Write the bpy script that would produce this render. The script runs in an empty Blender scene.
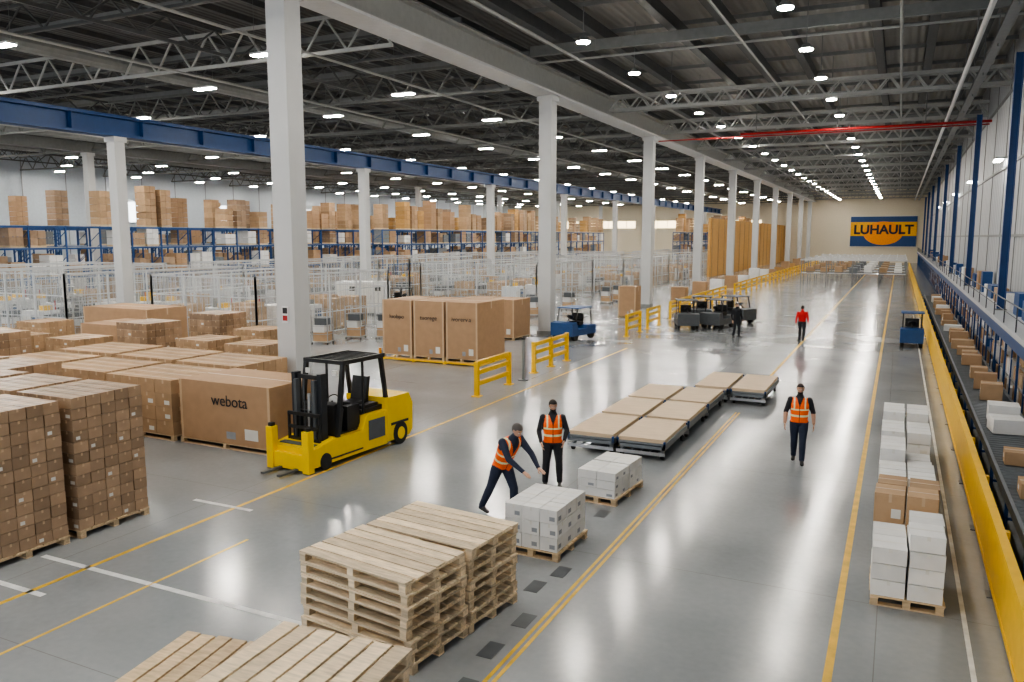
import bpy, bmesh, math, random
from mathutils import Vector, Matrix, Euler
import numpy as np
random.seed(7)
C=bpy.context
def U(a,b): return random.uniform(a,b)
try: C.scene.view_settings.look='AgX - Medium High Contrast'
except Exception as ex: print('look',ex)

# ------------------------------------------------------------ materials
MATS={}
def M(name,col,rough=.6,metal=0.,var=.1,scale=4.,island=0.,emit=0.,bump=0.,alpha=1.,trans=0.,stretch=None,spec=.5):
    if name in MATS: return MATS[name]
    m=bpy.data.materials.new(name); m.use_nodes=True
    nt=m.node_tree; N=nt.nodes; L=nt.links
    b=N['Principled BSDF']
    b.inputs['Roughness'].default_value=rough; b.inputs['Metallic'].default_value=metal
    b.inputs['Specular IOR Level'].default_value=spec
    if emit>0:
        b.inputs['Base Color'].default_value=(*col,1)
        b.inputs['Emission Color'].default_value=(*col,1); b.inputs['Emission Strength'].default_value=emit
        MATS[name]=m; return m
    tc=N.new('ShaderNodeTexCoord'); mp=N.new('ShaderNodeMapping'); L.new(tc.outputs['Object'],mp.inputs[0])
    if stretch: mp.inputs['Scale'].default_value=stretch
    no=N.new('ShaderNodeTexNoise'); no.inputs['Scale'].default_value=scale; no.inputs['Detail'].default_value=5
    L.new(mp.outputs[0],no.inputs['Vector'])
    mr=N.new('ShaderNodeMapRange'); mr.inputs[1].default_value=.3; mr.inputs[2].default_value=.7
    mr.inputs[3].default_value=1-var; mr.inputs[4].default_value=1+var
    L.new(no.outputs[0],mr.inputs[0])
    last=mr.outputs[0]
    if island:
        g=N.new('ShaderNodeNewGeometry'); mi=N.new('ShaderNodeMapRange')
        mi.inputs[3].default_value=1-island; mi.inputs[4].default_value=1+island
        L.new(g.outputs['Random Per Island'],mi.inputs[0])
        mu=N.new('ShaderNodeMath'); mu.operation='MULTIPLY'; L.new(last,mu.inputs[0]); L.new(mi.outputs[0],mu.inputs[1]); last=mu.outputs[0]
    vm=N.new('ShaderNodeVectorMath'); vm.operation='SCALE'; vm.inputs[0].default_value=col
    L.new(last,vm.inputs['Scale']); L.new(vm.outputs[0],b.inputs['Base Color'])
    if bump:
        bp=N.new('ShaderNodeBump'); bp.inputs['Strength'].default_value=bump; bp.inputs['Distance'].default_value=.02
        L.new(no.outputs[0],bp.inputs['Height']); L.new(bp.outputs[0],b.inputs['Normal'])
    if alpha<1: b.inputs['Alpha'].default_value=alpha
    MATS[name]=m; return m

card=M('cardboard',(.42,.28,.165),.75,var=.08,island=.18)
card2=M('cardboard_big',(.41,.26,.15),.7,var=.06)
tape=M('packing_tape',(.54,.39,.25),.35,var=.05)
wrapcard=M('wrapped_carton',(.33,.225,.145),.36,var=.12,island=.28)
label=M('paper_label',(.72,.71,.67),.6,var=.04)
whitebox=M('white_carton',(.74,.74,.73),.6,var=.05,island=.08)
greyprint=M('grey_print',(.30,.32,.35),.6,var=.1)
wood=M('pallet_pine',(.58,.44,.28),.7,var=.2,scale=3,island=.25,stretch=(2,9,9))
woodx=M('pallet_pine_long',(.70,.57,.40),.7,var=.2,scale=3,island=.25,stretch=(1.5,9,9))
plywood=M('plywood',(.60,.46,.31),.6,var=.1,island=.08,scale=2,stretch=(1,6,1))
yel=M('safety_yellow',(.86,.51,.005),.4,var=.06)
yeld=M('forklift_yellow',(.90,.60,.004),.3,var=.04)
blk=M('black_plastic',(.015,.016,.018),.45,var=.2)
rub=M('rubber',(.02,.02,.02),.8,var=.2)
stl=M('steel',(.45,.46,.47),.35,metal=.8,var=.1)
dstl=M('dark_steel',(.09,.10,.11),.5,var=.1)
mstl=M('mid_steel',(.17,.19,.21),.45,var=.1)
blue=M('rack_blue',(.015,.07,.22),.45,var=.08)
dblue=M('beam_blue',(.008,.055,.19),.45,var=.06)
colw=M('column_white',(.53,.54,.545),.5,var=.04,scale=1)
wht=M('white_paint',(.66,.67,.68),.45,var=.04)
fwh=M('fence_white',(.50,.52,.54),.45,var=.05)
bmw=M('beam_paint',(.38,.39,.38),.5,var=.05)
grs=M('grey_steel',(.22,.23,.23),.5,var=.08)
redp=M('red_pipe',(.36,.015,.015),.4)
lamp=M('lamp_glow',(1,.945,.85),emit=325)
lampW=M('lamp_glow_tube',(1,.97,.92),emit=40)
clear=M('clear_panel',(.75,.79,.80),.25,var=.02,alpha=.17)
tanw=M('tan_panel',(.60,.34,.11),.7,var=.06)

# ------------------------------------------------------------ mesh builder
class MB:
    def __init__(s): s.v=[];s.f=[];s.m=[];s.mats=[];s.T=Matrix.Identity(4)
    def mi(s,mat):
        if mat not in s.mats: s.mats.append(mat)
        return s.mats.index(mat)
    def add(s,vs,fs,mat):
        o=len(s.v); k=s.mi(mat); T=s.T
        s.v+= [tuple(T@Vector(p)) for p in vs]
        s.f+= [tuple(i+o for i in f) for f in fs]; s.m+=[k]*len(fs)
    def box(s,x0,x1,y0,y1,z0,z1,mat):
        s.add([(x0,y0,z0),(x1,y0,z0),(x1,y1,z0),(x0,y1,z0),(x0,y0,z1),(x1,y0,z1),(x1,y1,z1),(x0,y1,z1)],
              [(0,3,2,1),(4,5,6,7),(0,1,5,4),(1,2,6,5),(2,3,7,6),(3,0,4,7)],mat)
    def bar(s,p0,p1,w,h,mat):
        p0=Vector(p0);p1=Vector(p1);d=(p1-p0).normalized()
        up=Vector((0,0,1)) if abs(d.z)<.95 else Vector((0,1,0))
        x=d.cross(up).normalized(); u=x.cross(d).normalized()
        vs=[]
        for p in (p0,p1):
            for a,b in((-1,-1),(1,-1),(1,1),(-1,1)): vs.append(p+x*a*w/2+u*b*h/2)
        s.add(vs,[(0,1,2,3),(7,6,5,4),(0,4,5,1),(1,5,6,2),(2,6,7,3),(3,7,4,0)],mat)
    def tube(s,p0,p1,r,mat,n=10,r1=None):
        r1=r if r1 is None else r1
        p0=Vector(p0);p1=Vector(p1);d=(p1-p0).normalized()
        up=Vector((0,0,1)) if abs(d.z)<.95 else Vector((0,1,0))
        x=d.cross(up).normalized(); u=x.cross(d).normalized()
        vs=[p0+(x*math.cos(2*math.pi*i/n)+u*math.sin(2*math.pi*i/n))*r for i in range(n)]
        vs+=[p1+(x*math.cos(2*math.pi*i/n)+u*math.sin(2*math.pi*i/n))*r1 for i in range(n)]
        fs=[(i,(i+1)%n,(i+1)%n+n,i+n) for i in range(n)]+[tuple(range(n-1,-1,-1)),tuple(range(n,2*n))]
        s.add(vs,fs,mat)
    def prism(s,pts,x0,x1,mat):
        n=len(pts); vs=[(x0,p[0],p[1]) for p in pts]+[(x1,p[0],p[1]) for p in pts]
        fs=[(i,(i+1)%n,(i+1)%n+n,i+n) for i in range(n)]+[tuple(range(n-1,-1,-1)),tuple(range(n,2*n))]
        s.add(vs,fs,mat)
    def mesh(s,name):
        me=bpy.data.meshes.new(name); me.from_pydata(s.v,[],s.f)
        for m in s.mats: me.materials.append(m)
        me.polygons.foreach_set('material_index',s.m); me.update()
        bm=bmesh.new(); bm.from_mesh(me); bmesh.ops.recalc_face_normals(bm,faces=bm.faces); bm.to_mesh(me); bm.free()
        return me
    def obj(s,name,loc=(0,0,0),rz=0,bevel=0):
        return put(name,s.mesh(name),loc,rz,bevel)
def put(name,me,loc=(0,0,0),rz=0,bevel=0):
    o=bpy.data.objects.new(name,me); C.collection.objects.link(o); o.location=loc; o.rotation_euler=(0,0,math.radians(rz))
    if bevel:
        b=o.modifiers.new('b','BEVEL'); b.width=bevel; b.segments=2; b.limit_method='ANGLE'
    return o
def text(parent,s,size,loc,rot,mat,name='label_text'):
    c=bpy.data.curves.new(name,'FONT'); c.body=s; c.size=size; c.extrude=.002; c.align_x='CENTER'; c.align_y='CENTER'
    c.materials.append(mat); o=bpy.data.objects.new(name,c); C.collection.objects.link(o)
    o.location=loc; o.rotation_euler=tuple(math.radians(a) for a in rot); o.parent=parent; return o

# ------------------------------------------------------------ camera
cam=bpy.data.cameras.new('camera'); cam.lens=28.125; cam.sensor_width=36; cam.clip_end=600
co=bpy.data.objects.new('camera',cam); C.collection.objects.link(co)
co.location=(0,0,5.2); co.rotation_euler=(math.radians(90-7.41),0,math.radians(25.7)); C.scene.camera=co

# ------------------------------------------------------------ room shell
XL,XR,YN,YF,ZD=-84,4.6,-12,180,14.9
def floor_mat():
    m=bpy.data.materials.new('polished_concrete'); m.use_nodes=True; nt=m.node_tree;N=nt.nodes;L=nt.links
    b=N['Principled BSDF']
    tc=N.new('ShaderNodeTexCoord')
    n1=N.new('ShaderNodeTexNoise'); n1.inputs['Scale'].default_value=.35; n1.inputs['Detail'].default_value=8
    n2=N.new('ShaderNodeTexNoise'); n2.inputs['Scale'].default_value=9; n2.inputs['Detail'].default_value=6
    L.new(tc.outputs['Object'],n1.inputs['Vector']); L.new(tc.outputs['Object'],n2.inputs['Vector'])
    mx=N.new('ShaderNodeMath'); mx.operation='MULTIPLY_ADD'; mx.inputs[1].default_value=.25
    L.new(n2.outputs[0],mx.inputs[0]); L.new(n1.outputs[0],mx.inputs[2])
    cr=N.new('ShaderNodeValToRGB'); cr.color_ramp.elements[0].position=.35; cr.color_ramp.elements[0].color=(.225,.24,.257,1)
    cr.color_ramp.elements[1].position=.85; cr.color_ramp.elements[1].color=(.33,.347,.365,1)
    L.new(mx.outputs[0],cr.inputs[0])
    sp=N.new('ShaderNodeSeparateXYZ'); L.new(tc.outputs['Object'],sp.inputs[0])
    outs=[]
    for ax in ('X','Y'):
        a=N.new('ShaderNodeMath'); a.operation='PINGPONG'; a.inputs[1].default_value=3.0; L.new(sp.outputs[ax],a.inputs[0])
        c=N.new('ShaderNodeMath'); c.operation='LESS_THAN'; c.inputs[1].default_value=.006; L.new(a.outputs[0],c.inputs[0]); outs.append(c)
    o=N.new('ShaderNodeMath'); o.operation='MAXIMUM'; L.new(outs[0].outputs[0],o.inputs[0]); L.new(outs[1].outputs[0],o.inputs[1])
    mi=N.new('ShaderNodeMix'); mi.data_type='RGBA'; L.new(o.outputs[0],mi.inputs['Factor']); L.new(cr.outputs[0],mi.inputs['A']); mi.inputs['B'].default_value=(.20,.205,.21,1)
    L.new(mi.outputs['Result'],b.inputs['Base Color'])
    r=N.new('ShaderNodeMapRange'); r.inputs[3].default_value=.08; r.inputs[4].default_value=.25; L.new(n1.outputs[0],r.inputs[0]); L.new(r.outputs[0],b.inputs['Roughness'])
    b.inputs['Specular IOR Level'].default_value=.7
    return m
mb=MB(); mb.box(XL,XR,YN,YF,-.2,0,floor_mat()); mb.obj('floor')
def ribbed(name,col,axis,freq,rough=.6):
    m=M(name,col,rough,var=.05,scale=.5); nt=m.node_tree;N=nt.nodes;L=nt.links;b=N['Principled BSDF']
    tc=N.new('ShaderNodeTexCoord'); w=N.new('ShaderNodeTexWave'); w.bands_direction=axis; w.inputs['Scale'].default_value=freq; L.new(tc.outputs['Object'],w.inputs[0])
    bp=N.new('ShaderNodeBump'); bp.inputs['Strength'].default_value=.8; bp.inputs['Distance'].default_value=.06; L.new(w.outputs[0],bp.inputs['Height']); L.new(bp.outputs[0],b.inputs['Normal'])
    return m
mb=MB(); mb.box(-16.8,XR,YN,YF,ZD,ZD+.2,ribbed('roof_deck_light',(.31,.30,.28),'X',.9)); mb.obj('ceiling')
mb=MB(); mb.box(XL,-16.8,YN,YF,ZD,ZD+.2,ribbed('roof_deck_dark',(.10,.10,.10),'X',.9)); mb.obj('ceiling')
wallm=ribbed('wall_panel',(.42,.44,.47),'Y',.35,.5)
mb=MB(); mb.box(XR,XR+.3,YN,YF,0,ZD,wallm)
for y in range(0,180,6): mb.box(XR-.03,XR,y,y+.06,0,ZD,grs)
for z in (5.2,8.6,12.3): mb.box(XR-.08,XR,YN,YF,z,z+.12,grs)
mb.obj('wall_right')
mb=MB(); mb.box(XL-.3,XR+.3,YF,YF+.3,0,ZD,M('wall_end_paint',(.70,.63,.50),.7,var=.03)); mb.obj('wall_back')
mb=MB(); wl=M('wall_left_paint',(.42,.47,.52),.6,var=.04); mb.box(XL-.3,XL,YN,YF,0,ZD,wl)
for y in range(0,180,5): mb.box(XL,XL+.04,y,y+.08,0,ZD,grs)
mb.obj('wall_left')
win=M('window_daylight',(.9,.96,1),emit=3.5); winw=M('window_warm',(1,.78,.46),emit=4)
for i,y in enumerate((38,46,66,82,98)):
    mb=MB(); mb.box(XL+.02,XL+.1,y,y+3.2,7.0,9.4,win)
    for a in (y-.1,y+1.55,y+3.2): mb.box(XL+.02,XL+.18,a,a+.1,6.9,9.5,wht)
    mb.box(XL+.02,XL+.18,y-.1,y+3.3,6.9,7.0,wht); mb.box(XL+.02,XL+.18,y-.1,y+3.3,9.4,9.5,wht)
    mb.obj('window_%d'%(i+1))
for i,x in enumerate((-80,-66,-52,-38)):
    mb=MB(); mb.box(x,x+11,YF-.1,YF-.02,7.2,8.8,winw)
    for k in range(6): mb.box(x+k*2.2-.05,x+k*2.2+.05,YF-.18,YF-.02,7.1,8.9,wht)
    mb.box(x,x+11,YF-.18,YF-.02,7.1,7.2,wht); mb.box(x,x+11,YF-.18,YF-.02,8.8,8.9,wht); mb.obj('window_%d'%(i+6))
mb=MB(); mb.box(-22.4,-22.1,105,179.9,0,7.6,tanw)
for y in range(106,180,4): mb.box(-22.1,-22.02,y,y+.12,0,7.6,M('tan_trim',(.4,.26,.12),.6))
mb.obj('wall_partition')

# ------------------------------------------------------------ columns
def column(x,y,h,w=.7,name='structural_column'):
    mb=MB(); a=w/2
    mb.box(-a,a,-a,a,0,h,colw)
    mb.box(-a-.06,a+.06,-a-.06,a+.06,0,.25,grs)
    mb.box(-a-.08,a+.08,-a-.08,a+.08,h-.25,h,colw)
    return mb.obj(name,(x,y,0))
CY=[19.3,39.2,58,74.5,90.5,107,124,141,158,174]
for i,y in enumerate(CY):
    o=column(-16.8,y,12.39)
    if i==0:
        mb=MB(); mb.box(-.12,.12,-.02,0,0,.5,wht); mb.box(-.09,.09,-.025,-.02,.28,.46,blk); mb.box(-.09,.09,-.025,-.02,.06,.22,redp)
        s=mb.obj('sign_plate',(0,-.36,2.6)); s.parent=o
for y in (8,28.6,49.5,70,89,108,127,146,165): column(-36,y,10.19,.58)
for y in (20,45,70,95,120,145,170): column(-60,y,11.99,.6)

# ------------------------------------------------------------ roof structure
mb=MB(); mb.box(-17.15,-16.45,YN,YF,12.5,13.5,bmw); mb.box(-17.4,-16.2,YN,YF,13.5,13.6,bmw); mb.box(-17.4,-16.2,YN,YF,12.4,12.5,wht); mb.obj('roof_girder')
mb=MB(); mb.box(-36.1,-35.9,YN,YF,10.3,11.1,dblue); mb.box(-36.4,-35.6,YN,YF,11.1,11.25,dblue); mb.box(-36.4,-35.6,YN,YF,10.2,10.32,dblue)
for y in range(-10,180,4): mb.box(-35.9,-35.65,y,y+.04,10.3,11.1,dblue)
mb.obj('crane_beam')
mb=MB(); mb.box(-60.3,-59.7,YN,YF,12,12.8,grs); mb.obj('roof_girder')
def truss(mb,x0,x1,y,z0,z1,mat,step=1.6,w=.14):
    mb.bar((x0,y,z0),(x1,y,z0),w,w,mat); mb.bar((x0,y,z1),(x1,y,z1),w,w,mat)
    n=int((x1-x0)/step); s=(x1-x0)/n
    for i in range(n):
        a=x0+i*s
        mb.bar((a,y,z0),(a+s/2,y,z1),w*.55,w*.55,mat); mb.bar((a+s/2,y,z1),(a+s,y,z0),w*.55,w*.55,mat)
def trussy(mb,x,y0,y1,z0,z1,mat,step=2.4,w=.12):
    mb.bar((x,y0,z0),(x,y1,z0),w,w,mat); mb.bar((x,y0,z1),(x,y1,z1),w,w,mat)
    n=int((y1-y0)/step); s=(y1-y0)/n
    for i in range(n):
        a=y0+i*s
        mb.bar((x,a,z0),(x,a+s/2,z1),w*.55,w*.55,mat); mb.bar((x,a+s/2,z1),(x,a+s,z0),w*.55,w*.55,mat)
htr=M('hall_truss',(.17,.175,.17),.5,var=.1)
htd=M('hall_truss_dark',(.10,.105,.105),.5,var=.1)
mb=MB()
for k in range(18):
    y=6+k*9.8; truss(mb,XL,-17.2,y,12.2,13.5,htr if k not in(2,) else bmw,2.0,.13)
    truss(mb,XL,-17.2,y+4.9,13.0,14.0,htd,2.4,.11)
for k in range(26): y=3+k*7; mb.bar((XL,y,14.3),(-17.3,y,14.3),.12,.3,grs)
for x in (-25.5,-45,-51,-70,-78): trussy(mb,x,YN,YF,12.6,13.5,htd)
mb.obj('hall_roof_truss')
mb=MB()
for k in range(32):
    x=XL+1+k*2.1; mb.box(x,x+.12,YN,YF,14.5,14.75,M('purlin_dark',(.10,.105,.11),.5))
for x in (-31.5,-56,-67): mb.tube((x,YN,12.75),(x,YF,12.75),.35,grs,12)
for x in (-20,-27,-43,-49): mb.tube((x,YN,11.9),(x,YF,11.9),.05,bmw,6)
mb.obj('hall_roof_ductwork')
mb=MB()
for k in range(12):
    y=47+k*11.5; truss(mb,-16.1,XR-.1,y,12.7,13.5,bmw,1.2,.16); truss(mb,-16.1,XR-.1,y+.8,12.7,13.5,bmw,1.2,.10)
    for i in range(17):
        x=-16+i*1.2; mb.bar((x,y,12.7),(x+.6,y+.8,12.7),.06,.06,bmw)
    mb.bar((-16.1,y+5.7,13.6),(XR-.1,y+5.7,13.6),.18,.35,grs)
for y in (12,24,35.5): mb.bar((-16.1,y,13.8),(XR-.1,y,13.8),.25,.45,grs); mb.bar((-16.1,y+.6,13.4),(XR-.1,y+.6,13.4),.08,.08,bmw)
mb.obj('bay_roof_truss')
mb=MB(); pd=M('duct_dark',(.07,.075,.08),.5)
for x in (-15,-12.9,-9.6,-7.4,-5.2,-1.6,.6,2.6): mb.box(x,x+.40,YN,YF,14.1,14.6,pd)
for k in range(40): y=YN+2+k*4.7; mb.box(-16.3,XR-.02,y,y+.10,14.62,14.8,grs)
for x in (-13.8,-6.4,-.4): mb.tube((x,YN,13.3),(x,YF-.1,13.3),.06,bmw,6)
mb.obj('bay_roof_purlin')
mb=MB(); mb.tube((-10,56,12.0),(XR-.1,56,12.0),.08,redp); mb.tube((-16,57.5,12.0),(XR-.1,57.5,12.0),.04,redp)
for x in (-9,-4,1): mb.tube((x,56,12.0),(x,56,14.0),.03,grs,6)
mb.obj('sprinkler_pipe')
mb=MB()
mb.tube((2.2,YN,12.45),(2.2,YF-.1,12.45),.10,wht)
mb.bar((2.9,YN,12.45),(2.9,YF-.1,12.45),.35,.1,grs)
for k in range(30): mb.bar((2.2,k*6-6,12.5),(2.2,k*6-6,14.2),.04,.04,grs); mb.bar((2.9,k*6-6,12.3),(2.9,k*6-6,14.05),.04,.04,grs)
mb.obj('cable_tray')

# lamps
def lamp_round(mb,x,y,z):
    mb.tube((x,y,z),(x,y,z+.04),.25,lamp,16); mb.tube((x,y,z+.04),(x,y,z+.26),.28,grs,16,.12); mb.tube((x,y,z+.26),(x,y,ZD-.01),.02,grs,5)
def lamp_rect(mb,x,y,z):
    mb.box(x-.55,x+.55,y-.16,y+.16,z,z+.03,lamp); mb.box(x-.59,x+.59,y-.20,y+.20,z+.03,z+.11,wht)
    mb.tube((x-.5,y,z+.1),(x-.5,y,ZD-.01),.012,grs,4); mb.tube((x+.5,y,z+.1),(x+.5,y,ZD-.01),.012,grs,4)
mb=MB()
for k in range(28):
    lamp_round(mb,-3.8,-4+k*6.5,12.6); lamp_round(mb,-11.4,-3+k*6.6,12.6)
mb.obj('high_bay_lamp')
mb=MB()
for i,x in enumerate((-22,-29.5,-40,-47,-54,-65,-73,-80)):
    for k in range(19): lamp_rect(mb,x,-4+k*9.4+(i%2)*4.2,12.0)
mb.obj('linear_ceiling_lamp')
mb=MB()
for y in (30,48,66,84,102,120): mb.box(XR-.5,XR-.2,y-.7,y+.7,9.0,9.08,lampW); mb.box(XR-.52,XR-.0,y-.72,y+.72,9.08,9.16,grs)
mb.obj('wall_lamp')

# ------------------------------------------------------------ right wall side
for y in (20,37,54.5,72,90,108,126,144,162):
    mb=MB(); z0=2.33
    mb.box(-.11,.11,-.03,.03,z0,12.2,dblue); mb.box(-.14,-.11,-.13,.13,z0,12.2,dblue); mb.box(.11,.14,-.13,.13,z0,12.2,dblue)
    mb.box(-.2,.2,-.2,.2,z0-.005,z0+.04,grs); mb.obj('blue_steel_column',(3.75,y,0))
mb=MB(); mb.box(3.12,3.24,6,176,1.95,2.30,dblue); mb.box(3.24,XR-.1,6,176,2.22,2.32,fwh); mb.box(3.10,3.2,6,176,2.31,2.46,fwh)
for k in range(57): y=6+k*3; mb.box(3.25,3.31,y,y+.08,0,2.22,dblue); mb.tube((3.16,y,2.45),(3.16,y,3.2),.02,dstl,6)
mb.tube((3.16,6,3.2),(3.16,176,3.2),.022,dstl,6); mb.tube((3.16,6,2.85),(3.16,176,2.85),.015,dstl,6)
mb.obj('mezzanine_ledge')
mb=MB()
for k in range(52):
    y=10+k*2.4
    if random.random()<.75: h=U(.4,1.1); mb.box(4.0,4.45,y,y+U(.8,1.9),2.325,2.325+h,random.choice([blue,dblue,card,whitebox,blue,card2]))
mb.obj('ledge_storage_bins')
mb=MB()
for z in (.10,.78,1.40): mb.box(3.36,XR-.15,8,110,z,z+.04,stl)
y=8.2
while y<108:
    for z,hm in ((.142,.58),(.822,.52),(1.442,.5)):
        w=U(.35,.72)
        if random.random()<.92: mb.box(3.38+U(0,.08),4.0+U(0,.2),y,y+w,z,z+U(.3,hm),random.choice([card,card,card2,whitebox,whitebox,blue,tape]))
    y+=.78
for k in range(34): y=8+k*3.02; mb.box(3.34,3.38,y,y+.05,0,1.9,blue); mb.box(XR-.2,XR-.15,y,y+.05,0,1.9,blue)
mb.obj('wall_shelving')
mb=MB(); rol=M('roller_steel',(.22,.235,.25),.35,metal=.6)
for x in (1.95,3.0): mb.box(x-.03,x+.03,8,70,.58,.76,mstl)
y=8.1
while y<70:
    mb.tube((1.98,y,.70),(2.97,y,.70),.045,rol,8); y+=.21
mb.box(1.98,2.97,8,70,.58,.60,blk)
y=8.5
while y<70:
    for x in (1.95,3.0): mb.box(x-.03,x+.03,y,y+.06,0,.6,blue)
    mb.box(1.95,3.0,y,y+.05,.25,.3,blue); y+=2.5
mb.obj('roller_conveyor')
mb=MB(); mb.box(1.50,1.56,4,150,.08,1.0,yel); mb.box(1.47,1.59,4,150,.97,1.04,yel); mb.box(1.485,1.575,4,150,.05,.12,yel)
y=4
while y<150: mb.box(1.56,1.66,y,y+.12,0,1.0,yel); mb.box(1.42,1.72,y-.06,y+.2,0,.02,dstl); y+=3
mb.obj('yellow_guard_barrier')
y=12.
while y<66:
    l=U(.4,.75); h=U(.25,.5); wd=U(.22,.4)
    mb=MB(); m=random.choice([card,card,card2,whitebox]); mb.box(-wd,wd,0,l,0,h,m); mb.box(-wd,wd,l/2-.03,l/2+.03,h,h+.002,tape if m!=whitebox else label); mb.box(-wd-.002,-wd,l*.55,l*.8,h*.3,h*.6,label)
    mb.obj('shipping_carton',(2.48,y,.762),U(-6,6)); y+=l+U(.4,2.6)

# ------------------------------------------------------------ floor markings
mb=MB(); yl=M('line_yellow',(.70,.43,.03),.45,var=.2); wl2=M('line_white',(.66,.67,.67),.5,var=.2)
def ln(x0,x1,y0,y1,m): mb.box(x0,x1,y0,y1,.0005,.004,m)
ln(-4.15,-4.10,-2,24,yl); ln(-4.05,-4.0,-2,24,yl)
ln(-.54,-.44,-2,175,yl); ln(-11.35,-11.27,0,36,yl); ln(-9.92,-9.87,0,10,yl); ln(-4.16,-4.06,29,175,yl)
ln(-12.4,-6.9,7.95,8.05,wl2); ln(-12.4,-11,7.0,7.1,wl2); ln(-12.4,-10.9,11.1,11.2,wl2)
ln(1.05,1.11,-2,60,wl2)
for x,y in ((-4.75,10.25),(-4.6,10.9),(-4.5,8.3),(-4.45,9.2),(-4.9,13.7),(-4.4,7.4)): ln(x,x+.22,y,y+.4,dstl)
mb.obj('floor_marking')

# ------------------------------------------------------------ pallets and stacks
def pallet(mb,x0,y0,z0,lx,ly,mat,along='x',nb=7):
    T0=mb.T.copy()
    if along=='y':
        mb.T=mb.T@Matrix.Translation((x0+lx,y0,z0))@Matrix.Rotation(math.pi/2,4,'Z'); a,b=ly,lx
    else:
        mb.T=mb.T@Matrix.Translation((x0,y0,z0)); a,b=lx,ly
    bw=b/nb*.86
    for i in range(nb):
        y=(b-bw)*i/(nb-1); mb.box(U(-.015,.015),a+U(-.015,.015),y,y+bw,.122,.144,mat)
    for i in range(3):
        x=(a-.11)*i/2; mb.box(x,x+.11,0,b,.1,.121,mat)
        for j in range(3):
            y=(b-.11)*j/2; mb.box(x+.005,x+.105,y,y+.11,.022,.0995,mat)
    for j in range(3):
        y=(b-.11)*j/2; mb.box(0,a,y,y+.11,0,.0215,mat)
    mb.T=T0
def pallet_stack(n,lx,ly,mat,along='x',nb=7,j=.03):
    mb=MB()
    for k in range(n):
        mb.T=Matrix.Translation((U(-j,j),U(-j,j),k*.1445))@Matrix.Rotation(U(-.02,.02),4,'Z')
        pallet(mb,-lx/2,-ly/2,0,lx,ly,mat,along,nb)
    return mb
r=math.radians(-7)
def rp(x,y):
    return (-4.94+x*math.cos(r)-y*math.sin(r),7.5+x*math.sin(r)+y*math.cos(r))
for n,yy in ((8,.6),(8,1.84)):
    x,y=rp(-.95,yy); pallet_stack(n,1.82,1.16,woodx,'x',6).obj('wooden_pallet_stack',(x,y,0),-7)
pallet_stack(8,1.55,2.0,woodx,'y',7).obj('wooden_pallet_stack',(-4.85,5.25,0),3)
pallet_stack(5,1.2,1.1,wood,'y',6).obj('wooden_pallet_stack',(-6.46,5.75,0),8)

def cartons(mb,x0,y0,z0,nx,ny,nz,sx,sy,sz,mat,g=.012,tp=True,lab=0.,jit=.006,tapem=None,labm=None):
    tapem=tapem or tape; labm=labm or label
    for i in range(nx):
        for j in range(ny):
            for k in range(nz):
                if 0<i<nx-1 and 0<j<ny-1 and k<nz-1: continue
                dx,dy=U(-jit,jit),U(-jit,jit)
                a,b,c=x0+i*sx+dx,y0+j*sy+dy,z0+k*sz
                mb.box(a,a+sx-g,b,b+sy-g,c,c+sz-g*.6,mat)
                if tp and k==nz-1: mb.box(a,a+sx-g,b+sy/2-.025,b+sy/2+.02,c+sz-g*.6,c+sz-g*.6+.002,tapem)
                if i==nx-1:
                    if tp: mb.box(a+sx-g,a+sx-g+.002,b+sy/2-.02,b+sy/2+.015,c+sz*.7,c+sz-g*.6,tapem)
                    if random.random()<lab: mb.box(a+sx-g,a+sx-g+.003,b+sy*.15,b+sy*.42,c+sz*.2,c+sz*.5,labm)
                if j==0:
                    if tp: mb.box(a+sx*.45,a+sx*.55,b-.002,b,c+sz*.7,c+sz-g*.6,tapem)
                    if random.random()<lab: mb.box(a+sx*.55,a+sx*.85,b-.003,b,c+sz*.2,c+sz*.5,labm)

def carton_pallet(nx,ny,nz,sx,sy,sz,mat=card,lab=.3,**k):
    mb=MB(); lx,ly=nx*sx,ny*sy
    pallet(mb,-lx/2,-ly/2,0,lx,ly,wood,'x',6)
    cartons(mb,-lx/2,-ly/2,.146,nx,ny,nz,sx,sy,sz,mat,lab=lab,**k)
    return mb
me1=carton_pallet(4,5,12,.36,.285,.195,wrapcard,.15).mesh('tall_carton_pallet')
for x,y in ((-13.24,7.85),(-13.24,9.47),(-14.85,7.85),(-14.85,9.47),(-16.5,9.5),(-16.5,7.8)): put('carton_pallet_load',me1,(x,y,0),U(-1,1))
m2=carton_pallet(4,4,6,.40,.38,.25,card,.3).mesh('mid_carton_pallet')
m2b=carton_pallet(4,4,8,.40,.38,.25,wrapcard,.2).mesh('mid_carton_pallet_b')
for i,(x,y) in enumerate(((-17.6,12.0),(-19.4,12.1),(-19.5,10.2),(-21.3,12.0),(-21.3,10.1),(-23.2,12.2),(-23.2,10.2))): put('carton_pallet_load',(m2,m2b)[i%2] if x<-19 else m2,(x,y,0),U(-2,2))

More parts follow.
